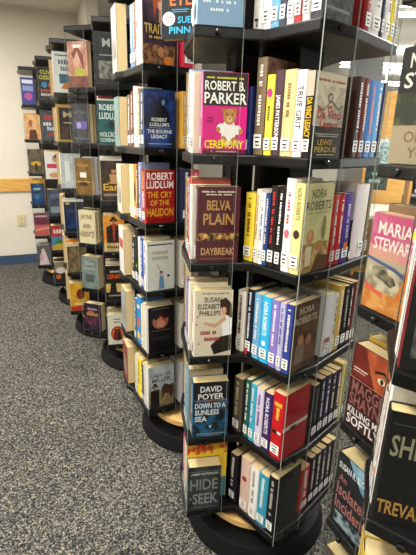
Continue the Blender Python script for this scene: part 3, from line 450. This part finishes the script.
R3b(3, [(.035, .2, '#1a1816', '#211e1c', 'black spine'), (.02, .2, '#b8a888', '#c6b898', 'sandy spine')], (.035, .2, '#d8781e', '#3a2a1c', 'orange western cover with dark cowboy', dict(art=cowboy, w=.112)))
R3b(2, [(.035, .21, '#241c3c', '#322850', 'violet black spine', dict(w=.1)), (.026, .21, '#1e1c2a', '#2c2a3c', 'ink blue spine'), (.03, .215, '#c0bab0', '#201c1c', 'black thick paperback behind', dict(w=.112))], (.03, .2, '#141110', '#1a1614', 'black cover with orange name over yellow field', dict(art=lehane, w=.115)))
R3b(1, [(.04, .2, '#7a1c28', '#3a5a7c', 'red and blue spine'), (.03, .212, '#b09a78', '#c4ae8c', 'tan paperback behind the round picture', dict(w=.108))], (.032, .19, '#e2dccb', '#e6e0d2', 'cream cover with red round picture', dict(art=couple, w=.106)))
# ---------------------------------------------------------------- fourth, fifth and farthest towers
def far(arms, words, group, data):
    for k, (behind, face) in data.items():
        row(arms[1], k, behind+[face], words, group)
boat = [('r', 0, 0, 1, 1, '#e8e8e4'), ('r', .1, .9, .9, .93, '#3a5a8c'), ('g', 4, .25, .70, .5, .12, '#5a7090'), ('g', 4, .35, .54, .4, .12, '#5a7090'), ('r', .25, .22, 1, .46, '#3a6a80'), ('p', [(.3, .1), (.5, .26), (1, .22), (1, .06)], '#c87a34')]
goldm = [('r', .0, .0, 1, 1, '#b8923e'), ('r', .1, .06, 1, .92, '#241c1a'), T('M', .3, .66, .4, .16, '#c8b088'), ('r', .3, .5, .7, .53, '#c8b088'), pic('3a2420', '5c3a30', .2, .1, .9, .42, 40)]
blued = [('r', 0, 0, 1, 1, '#0e1830'), pic('10204a', '1c3a74', .1, .1, .95, .7, 25), ('r', 0, .92, 1, 1, '#e0e0d8'), ('r', .1, .84, .3, .9, '#d8b03a')]
duskp = [pic('5c4a34', '8a7450', 0, 0, 1, 1, 30), ('r', 0, .9, 1, 1, '#d8c8a0')]
orangey = [pic('d8941e', 'e8b83a', 0, .2, 1, 1, 25), ('e', .55, .6, .22, .2, '#7a2a14'), ('r', 0, 0, 1, .16, '#c83a24'), ('g', 5, .2, .2, .6, .1, '#f0e0b0')]
silverw = [pic('b8bcc0', 'd0d4d4', 0, 0, 1, 1, 20), ('r', .2, .2, .45, .8, '#ecebe6')]
G4, W4 = 'books on the fourth tower', 'fourth tower'
far(T4, W4, G4, {6: ([(.04, .2, '#c0a070', '#cbb088', 'tan spined paperback')], (.03, .22, '#e8e8e4', '#d8c0c0', 'white cover with small sea picture', dict(art=boat, w=.125))),
    5: ([(.04, .2, '#b89450', '#c8a460', 'tan gold spine'), (.03, .205, '#a8acb4', '#b8bcc4', 'silver grey spine')], (.03, .215, '#241c1a', '#c09a4c', 'dark cover in a gold frame', dict(art=goldm, w=.125))),
    4: ([(.04, .2, '#d0c090', '#d8c8a0', 'straw spine'), (.03, .2, '#7a3a3a', '#ddd8cc', 'white spine')], (.035, .21, '#b8bcc0', '#e4e2dc', 'silver cover with white panel', dict(art=silverw, w=.122))),
    3: ([(.05, .2, '#c09a50', '#cba65c', 'ochre spine'), (.03, .21, '#e0dcd0', '#e8e4da', 'white narrow spine')], (.03, .21, '#0e1830', '#dcdcd4', 'dark blue cover with white top edge', dict(art=blued, w=.125))),
    2: ([(.04, .21, '#dcd6cc', '#e4ded4', 'white and maroon spine', dict(ink='#7a1c28')), (.03, .215, '#d8781e', '#e08a2c', 'orange spine')], (.035, .2, '#6a5638', '#e0b83a', 'dusky brown cover with yellow spine', dict(art=duskp, w=.125))),
    1: ([(.04, .2, '#b0a488', '#beb296', 'greyish tan spine')], (.04, .2, '#d8941e', '#d8b03a', 'orange yellow cover with a dark red figure', dict(art=orangey, w=.125)))})
for k, c, d in ((6, '#c9a468', 'end on book with tan pages'), (5, '#c09c62', 'end on book with ochre pages'), (4, '#b8965e', 'end on book with straw pages'), (3, '#b89458', 'end on book with honey pages'), (2, '#9a8a74', 'end on book with grey pages'), (1, '#a89c84', 'end on book with pale pages')):
    row(T4[0], k, [(.03, .21, c, c, d)], 'fourth tower, left end', G4, detail=False)
clive = [pic('202428', '34383c', 0, 0, 1, 1, 30), T('CLIVE', .14, .78, .72, .12, '#e0d84a'), T('CUSSLER', .06, .62, .88, .12, '#e0d84a'), ('e', .35, .46, .16, .09, '#4a8ac0'), ('e', .72, .46, .14, .08, '#d86a4c'), ('g', 7, .12, .24, .76, .09, '#c8483a'), ('g', 6, .12, .12, .76, .09, '#d8d4cc')]
tri = [pic('3a4048', '545a62', 0, 0, 1, 1, 30), ('r', .1, .7, .9, .85, '#a83a3c'), ('g', 3, .1, .5, .5, .12, '#e8e8e8'), ('g', 4, .3, .34, .6, .13, '#c8d4e4'), ('r', .3, .16, .9, .26, '#b03038')]
wom = [('r', 0, 0, 1, 1, '#ece6e2'), ('e', .6, .74, .16, .13, '#c89078'), ('p', [(.5, .8), (.64, .92), (.8, .8), (.8, .62), (.7, .78)], '#4a2a1c'), ('r', .1, .40, 1, .56, '#c83a5a'), ('e', .5, .14, .3, .1, '#d89a6a')]
slate = [pic('30384a', '4c566c', 0, 0, 1, 1, 25), ('r', .1, .1, .9, .34, '#8a94a4'), ('g', 4, .15, .7, .7, .14, '#6a7690')]
scene5 = [('r', 0, .55, 1, 1, '#b0343a'), ('g', 4, .15, .68, .7, .18, '#e8d8c8'), ('r', 0, 0, 1, .55, '#4a86b0'), ('p', [(0, 0), (1, 0), (1, .22), (.5, .3), (0, .16)], '#c8a040'), ('p', [(.2, .3), (.5, .48), (.8, .28), (.5, .24)], '#3a7a3a')]
G5, W5 = 'books on the fifth tower', 'fifth tower'
far(T5, W5, G5, {6: ([(.05, .2, '#a89a86', '#b8aa96', 'taupe spine')], (.035, .22, '#282c30', '#383c40', 'dark cover with yellow and red capitals', dict(art=clive, w=.12))),
    5: ([(.05, .2, '#c08a78', '#c89484', 'dusty pink spine')], (.035, .21, '#444a52', '#4c525a', 'grey cover with red and white lettering', dict(art=tri, w=.12))),
    4: ([(.05, .21, '#b8a878', '#c8b888', 'khaki spine')], (.035, .2, '#ece6e2', '#e0d8d4', 'white cover with a magenta band', dict(art=wom, w=.12))),
    3: ([(.05, .2, '#4a4248', '#5a5258', 'grey plum spine')], (.035, .2, '#3c465a', '#484f62', 'slate blue cover', dict(art=slate, w=.12))),
    2: ([(.05, .2, '#3a3034', '#483c40', 'dark brown spine')], (.035, .2, '#a8343a', '#9a3036', 'red cover with island scene', dict(art=scene5, w=.12))),
    1: ([(.05, .2, '#2a2828', '#d8d4cc', 'white spine near the floor')], (.035, .18, '#8a7a6a', '#26282c', 'tan and black cover near the floor', dict(art=[('r', 0, 0, 1, .5, '#1c1c20'), ('e', .4, .6, .3, .15, '#d8cfc0'), ('r', .1, .2, .4, .4, '#c8682c')], w=.12)))})
purp = [('r', 0, 0, 1, 1, '#3c3c80'), ('r', .1, .78, .9, .92, '#c8ccdc'), ('r', .1, .5, .9, .7, '#8088b4'), ('e', .5, .3, .3, .14, '#b04a8a')]
coup6 = [pic('c89058', 'e0b07c', 0, 0, 1, 1, 25), ('e', .4, .66, .16, .14, '#a05a34'), ('e', .62, .6, .14, .13, '#d8a880'), ('p', [(.2, .0), (.8, .0), (.7, .4), (.3, .4)], '#5a2c20')]
goldp = [pic('4a4234', '6a5c44', 0, 0, 1, 1, 25), ('e', .5, .4, .34, .1, '#d0a032'), ('e', .5, .24, .12, .18, '#2c241c')]
dblue = [pic('14284a', '24487c', 0, 0, 1, 1, 25), ('r', .2, .7, .7, .8, '#8ab0a0'), ('e', .4, .4, .2, .14, '#3a6a94')]
coral = [('r', 0, .5, 1, 1, '#6a2c40'), ('r', 0, 0, 1, .5, '#c0605a'), ('r', .1, .84, .9, .92, '#b8a0a4'), ('p', [(0, .3), (1, .42), (1, .3), (0, .2)], '#e08a74')]
lady = [('r', 0, 0, 1, 1, '#5c5a60'), ('e', .45, .74, .13, .11, '#d8b8a8'), ('p', [(.3, .66), (.62, .66), (.86, .02), (.1, .02)], '#d8c0c4'), ('e', .3, .4, .12, .2, '#c8a0a8')]
G6, W6 = 'books on the farthest tower', 'farthest tower'
far(T6, W6, G6, {6: ([(.05, .2, '#a08470', '#b09480', 'brownish pink spine'), (.03, .2, '#8a6450', '#b09c88', 'sand cover book behind', dict(w=.115))], (.035, .205, '#3c3c80', '#44448c', 'purple blue cover', dict(art=purp, w=.105))),
    5: ([(.05, .21, '#c88a30', '#d89a3c', 'orange spine')], (.035, .2, '#c89058', '#d8a060', 'orange tan cover with a couple', dict(art=coup6, w=.125))),
    4: ([(.05, .2, '#7a92ac', '#8aa2bc', 'pale blue spine')], (.035, .2, '#544a3a', '#6a7a90', 'dark cover with a golden oval', dict(art=goldp, w=.125))),
    3: ([(.05, .225, '#c88a2c', '#d89a34', 'amber spine'), (.03, .225, '#c88a2c', '#d8a040', 'yellow orange cover behind', dict(art=[pic('d09030', 'e0b050', 0, 0, 1, 1, 25)], w=.12))], (.035, .19, '#14284a', '#1c3458', 'deep blue cover', dict(art=dblue, w=.112))),
    2: ([(.05, .2, '#6a8aa0', '#7a9ab0', 'light steel spine')], (.035, .205, '#6a2c40', '#783448', 'maroon and coral cover', dict(art=coral, w=.125))),
    1: ([(.05, .2, '#7a90a4', '#8aa0b4', 'hazy blue spine')], (.04, .19, '#5c5a60', '#6a686e', 'grey cover with a lady in pink white', dict(art=lady, w=.12)))})
# ---------------------------------------------------------------- tower cut by the right edge
G7 = 'books on the right edge tower'
F7, C7 = T7[0], T7[1]
WF, WC = 'right edge tower', 'right edge tower, front arm'
mariah = [pic('c8507c', 'd8889c', 0, .62, 1, 1, 14), pic('d89a8c', 'd8708c', 0, .55, 1, .68, 14), T('MARIAH', .14, .80, .82, .13, '#f4e4d8'), T('STEWART', .08, .64, .86, .13, '#f4e4d8'), ('e', .82, .86, .05, .035, '#e8e02c'), ('r', 0, .34, 1, .56, '#b8a68c'), pic('8c806a', 'd0c2a4', 0, .2, 1, .48, 30), ('p', [(0, .56), (.6, .50), (1, .40), (1, .36), (.6, .46), (0, .53)], '#4a5a86'), ('p', [(.22, .36), (.3, .44), (.42, .46), (.5, .41), (.6, .40), (.66, .34), (.56, .29), (.4, .33)], 'n:4a4a34:8c806a:60'), pic('c87a34', 'e0a058', 0, 0, 1, .22, 40), ('p', [(.02, .28), (.4, .20), (.46, .16), (.02, .20)], '#d8644a'), ('p', [(.66, .16), (.80, .20), (1, .70), (.96, .78)], '#d8782c')]
maggie = [pic('7a2418', '301010', 0, .62, 1, 1, 14), ('p', [(.3, 1), (1, 1), (1, .52), (.6, .6), (.42, .8)], 'n:c8643a:a04424:20'), ('e', .72, .74, .09, .035, '#e8d8c0'), ('e', .73, .74, .035, .03, '#1a0c08'), ('p', [(.55, .82), (.75, .86), (.9, .80), (.9, .78), (.74, .83), (.56, .79)], '#2a0e08'), ('r', .06, .72, .4, .735, '#e0c8b8'), ('r', .06, .69, .36, .70, '#e0c8b8'), ('r', 0, 0, 1, .60, '#3c0c10'), ('r', 0, .595, 1, .605, '#c87a6a'), T('MAGGIE', .08, .43, .84, .15, '#96605c'), T('SHAYNE', .06, .27, .88, .15, '#96605c'), T('KILLING ME', .06, .16, .82, .085, '#f0ece8'), T('SOFTLY', .06, .025, .84, .12, '#f0ece8')]
isolated = [pic('14161c', '20242c', 0, 0, 1, 1, 20), ('p', [(.3, 1), (1, 1), (1, .66), (.7, .72)], 'n:5a90b8:9ac0d8:20'), T('SUSAN R. SLOAN', .06, .80, .86, .085, '#f0f0f0'), T('An', .1, .64, .22, .09, '#a86a64'), T('Isolated', .08, .44, .84, .17, '#b0706a'), T('Incident', .08, .24, .84, .17, '#b0706a'), pic('2a3038', 'a0b4c0', .1, .04, .9, .2, 40)]
steel = [('r', 0, .62, 1, 1, '#141412'), T('N', .16, .83, .16, .12, '#e4e0d4'), T('STE', .10, .66, .56, .13, '#e4e0d4'), pic('2a3020', '6a6a3c', 0, .34, 1, .62, 18), ('p', [(.55, .36), (.62, .36), (.8, .6), (.74, .62)], '#b8b04c'), ('r', 0, 0, 1, .34, '#a8977a'), T('ONE', .24, .19, .5, .10, '#7a6248'), T('YOU', .34, .05, .5, .10, '#7a6248')]
hr = [('r', 0, 0, 1, 1, '#131313'), ('r', 0, .80, 1, .95, '#c8a42c'), T('HR', .16, .46, .7, .24, '#b4b4b2'), pic('3a3a3a', '5a5a5a', .1, .1, .9, .38, 50)]
shib = [T('SHIBUMI', .08, .62, .9, .19, '#8a8268'), T('TREVANIAN', .04, .08, .92, .13, '#a8803c'), ('r', .06, .9, .94, .908, '#4a4638')]
row(F7, 5, [(.03, .2, '#6a6a60', '#5a5a52', 'dim grey book'), (.03, .188, '#141412', '#e6e4de', 'black and tan book with a leaf picture', dict(art=steel, w=.118, in_=.012))], WF, G7)
row(F7, 4, [(.03, .205, '#8a6a4a', '#7a5a3c', 'brown book standing behind a pink one', dict(w=.115)), (.03, .190, '#c8607c', '#d8a090', 'pink and orange beach cover facing out', dict(art=mariah, w=.118, ))], WF, G7)
row(F7, 3, [(.03, .205, '#b89a3c', '#a88a34', 'dull yellow book behind a red one', dict(w=.115)), (.035, .195, '#3c0c10', '#5a1418', 'dark red thriller with a staring eye', dict(art=maggie, w=.115))], WF, G7)
row(F7, 2, [(.03, .2, '#8a8c8c', '#9a9c9c', 'grey book behind a dark one', dict(w=.112)), (.045, .2, '#14161c', '#1c2028', 'dark cover with pink title and blue sky', dict(art=isolated, w=.115))], WF, G7)
row(F7, 1, [(.04, .2, '#8a7a54', '#9a8a60', 'book with tan page top beside the floor'), (.035, .195, '#5a5040', '#6a6048', 'brown paperback beside the floor')], WF, G7, detail=False)
row(C7, 5, [(.04, .2, '#a8a49c', '#b4b0a8', 'light grey spine')], WC, G7)
row(C7, 4, [(.042, .215, '#d8d4cc', '#e4e0d8', 'tall white spine', dict(sticker=False, sart=[])), (.034, .2, '#131313', '#7a1420', 'black cover with gold band, red spine', dict(art=hr, w=.118, sticker=False))], WC, G7)
row(C7, 3, [(.03, .2, '#b8b4a8', '#c4c0b4', 'stone coloured spine'), (.034, .235, '#e6e4de', '#f0eeea', 'white spine with red script', dict(sart=[D('Every Secret Thing', '#b83040', .93, .6), ('e', .5, .25, .35, .03, '#d8702c')])), (.028, .21, '#0e0e0e', '#121212', 'black cover with bronze capitals', dict(art=shib, w=.118, sticker=False, sart=[]))], WC, G7)
row(C7, 2, [(.03, .2, '#b89c3c', '#c8ac44', 'mustard spine'), (.04, .2, '#c8a83c', '#d0b044', 'mustard yellow paperback low down'),], WC, G7, detail=False)
# ---------------------------------------------------------------- beyond the towers, on the right
def bxo(name, parent, dims, m, rot=0, bev=0):
    bm = bmesh.new(); bx(bm, *dims); o = mesh_obj(name, bm, m, parent)
    if bev: bevel(o, bev)
    return o
case = empty('wooden_bookcase', (2.14, 4.73, 0), R(-20)); tag(case, 'library bookcase with tan wooden end panels and grey shelves beyond the towers', 'bookcase')
bxo('end_panel', case, (0, -.28, 0, .03, .28, 1.66), M_WOOD, bev=.004)
for x in (0.9,): bxo('end_panel', case, (x, -.28, 0, x+.03, .28, 1.66), M_WOOD, bev=.004)
M_STEEL = mat('#8d9296', .4, .1)
for z in (.12, .48, .84, 1.20, 1.56): bxo('shelf', case, (.031, -.27, z, .899, .27, z+.025), M_STEEL)
bxo('back_panel', case, (.031, -.012, .146, .899, .012, 1.62), mat('#6f757a', .5))
def flat(name, parent, ops, x0, x1, y, z0, z1):
    return printing(name, ops, lambda u, v, d: (x0+u*(x1-x0), y-d, z0+v*(z1-z0)), parent, .0004)
endp = [c for c in case.children if c.name.startswith('end_panel')]
M_BWHITE = mat('#e4e0d6', .4)
colr = ['#141416', '#18181c', '#101012', '#1c1c20', '#221a1c']
for sh_z, kind in ((.84, 'a'), (1.20, 'b'), (.48, 'c')):
    n = 0; x = .06
    while x < .84:
        t = .03+.012*((n*7) % 3)/2; h = .22+.01*((n*5) % 4)
        c, s = math.cos(R(-20)), math.sin(R(-20)); lx, ly = x+t/2, -.25
        col = {'a': colr[n % 5], 'b': ['#8a1c24', '#e0dcd4', '#b0343c', '#d0ccc4', '#303a4c'][n % 5], 'c': ['#3a4a5c', '#5a4a3c', '#20242c'][n % 3]}[kind]
        book((2.14+lx*c-ly*s, 4.73+lx*s+ly*c, sh_z+.0255), R(-20), t, h, col, col,
             '%s hardback, %s from left, %s shelf of the wooden bookcase' % ({'a': 'black and white', 'b': 'upright', 'c': 'shadowed'}[kind], ORD2[n], {'a': 'middle', 'b': 'upper', 'c': 'low'}[kind]),
             w=.17, group='hardbacks in the far bookcase', sticker=(kind != 'c'), ink='#e8e6e0')
        n += 1; x += t+.002
post = empty('display_panel', (1.554, 4.49, 0), R(-22)); tag(post, 'tan wooden display panel with two leafy posters and a white sign', 'notice panel')
bxo('board', post, (0, 0, .02, .41, .035, 1.83), M_WOOD, bev=.004)
for xx in (.02, .36): bxo('foot', post, (xx, -.14, 0, xx+.03, .17, .0195), M_WOOD, bev=.003)
flat('sign', post, [('r', 0, 0, 1, 1, '#f0eeea'), ('r', .12, .15, .42, .85, '#a9a49c'), ('r', .56, .15, .86, .85, '#a9a49c')], .25, .35, -.001, 1.415, 1.51)
flat('emblem', post, [('p', [(0, .3), (.5, 0), (1, .6), (.7, 1), (.2, .9)], '#c02838')], .27, .33, -.001, 1.53, 1.585)
flat('poster', post, [pic('8fb0b4', 'dfe6e2', 0, 0, 1, 1, 30), pic('5c7c84', 'a9c4c4', .1, .1, .7, .8, 40)], .03, .38, -.001, 1.16, 1.40)
flat('poster', post, [pic('20302c', '3c5048', 0, 0, 1, 1, 25), ('g', 7, .2, .3, .5, .16, '#a9bcb4'), ('g', 5, .3, .6, .4, .12, '#a9bcb4')], .03, .25, -.001, .90, 1.14)
bm = bmesh.new(); bx(bm, -.16, 0, 0, .18, .30, 2.475, 0, R(-19), (1.60, 4.97)); struct(mesh_obj('wall_pier', bm, mat('#8b939b', .5)))  # grey blue wall pier, floor to ceiling
tb = empty('reading_table', (2.105, 3.73, 0), R(-22)); tag(tb, 'white topped reading table with dark legs, beyond the near towers', 'table')
bxo('tabletop', tb, (-.68, -.40, .735, .75, .40, .77), mat('#ece6da', .4), bev=.006)
bxo('apron', tb, (-.56, -.27, .655, .69, .27, .7345), mat('#565c66', .5))
for x in (-.58, .66):
    for y in (-.28, .23): bxo('leg', tb, (x, y, 0, x+.05, y+.05, .7345), mat('#4a4f57', .5), bev=.004)
m_lit, n_, l_, b_ = mat_nodes('lit diffuser'); b_.inputs['Emission Color'].default_value = (1, .98, .95, 1); b_.inputs['Emission Strength'].default_value = 14
for i, (x, y) in enumerate(((2.9, 3.67), (3.3, 5.97), (4.0, 7.56))):
    cl = empty('ceiling_light', (x, y, 2.475)); tag(cl, ['nearest hanging ceiling light strip at the top right corner', 'middle hanging ceiling light strip far behind the right edge', 'farthest hanging ceiling light strip behind the right edge'][i], 'ceiling light', 'fluorescent ceiling strips')
    bxo('frame', cl, (-1.7, -.05, -.19, 1.7, .05, -.1605), mat('#d8d8d4', .4))
    bxo('diffuser', cl, (-1.69, -.045, -.2, 1.69, .045, -.1905), m_lit); bxo('added_uplight', cl, (-1.69, -.045, -.16, 1.69, .045, -.15), m_lit)  # upper strip is added glow that brightens the ceiling above
    for xx in (-1.2, 1.2): bxo('hanger', cl, (xx-.01, -.01, -.1495, xx+.01, .01, -.0005), mat('#d8d8d4', .4))
sk = empty('wall_outlet', (-2.0, wy(-2.0)-.002, .474), WA); tag(sk, 'ivory outlet plate low on the beige wall under the wood rail', 'wall outlet')
bxo('plate', sk, (-.04, -.008, -.06, .04, 0, .06), mat('#c9bd92', .5), bev=.003)
for z in (-.028, .02): bxo('socket', sk, (-.014, -.0105, z-.012, .014, -.0085, z+.012), mat('#b8ab80', .5))
for lb, ns in LABELS.items():
    if len(ns) > 1: print('DUP LABEL', lb, ns)
print('books', BOOKS)
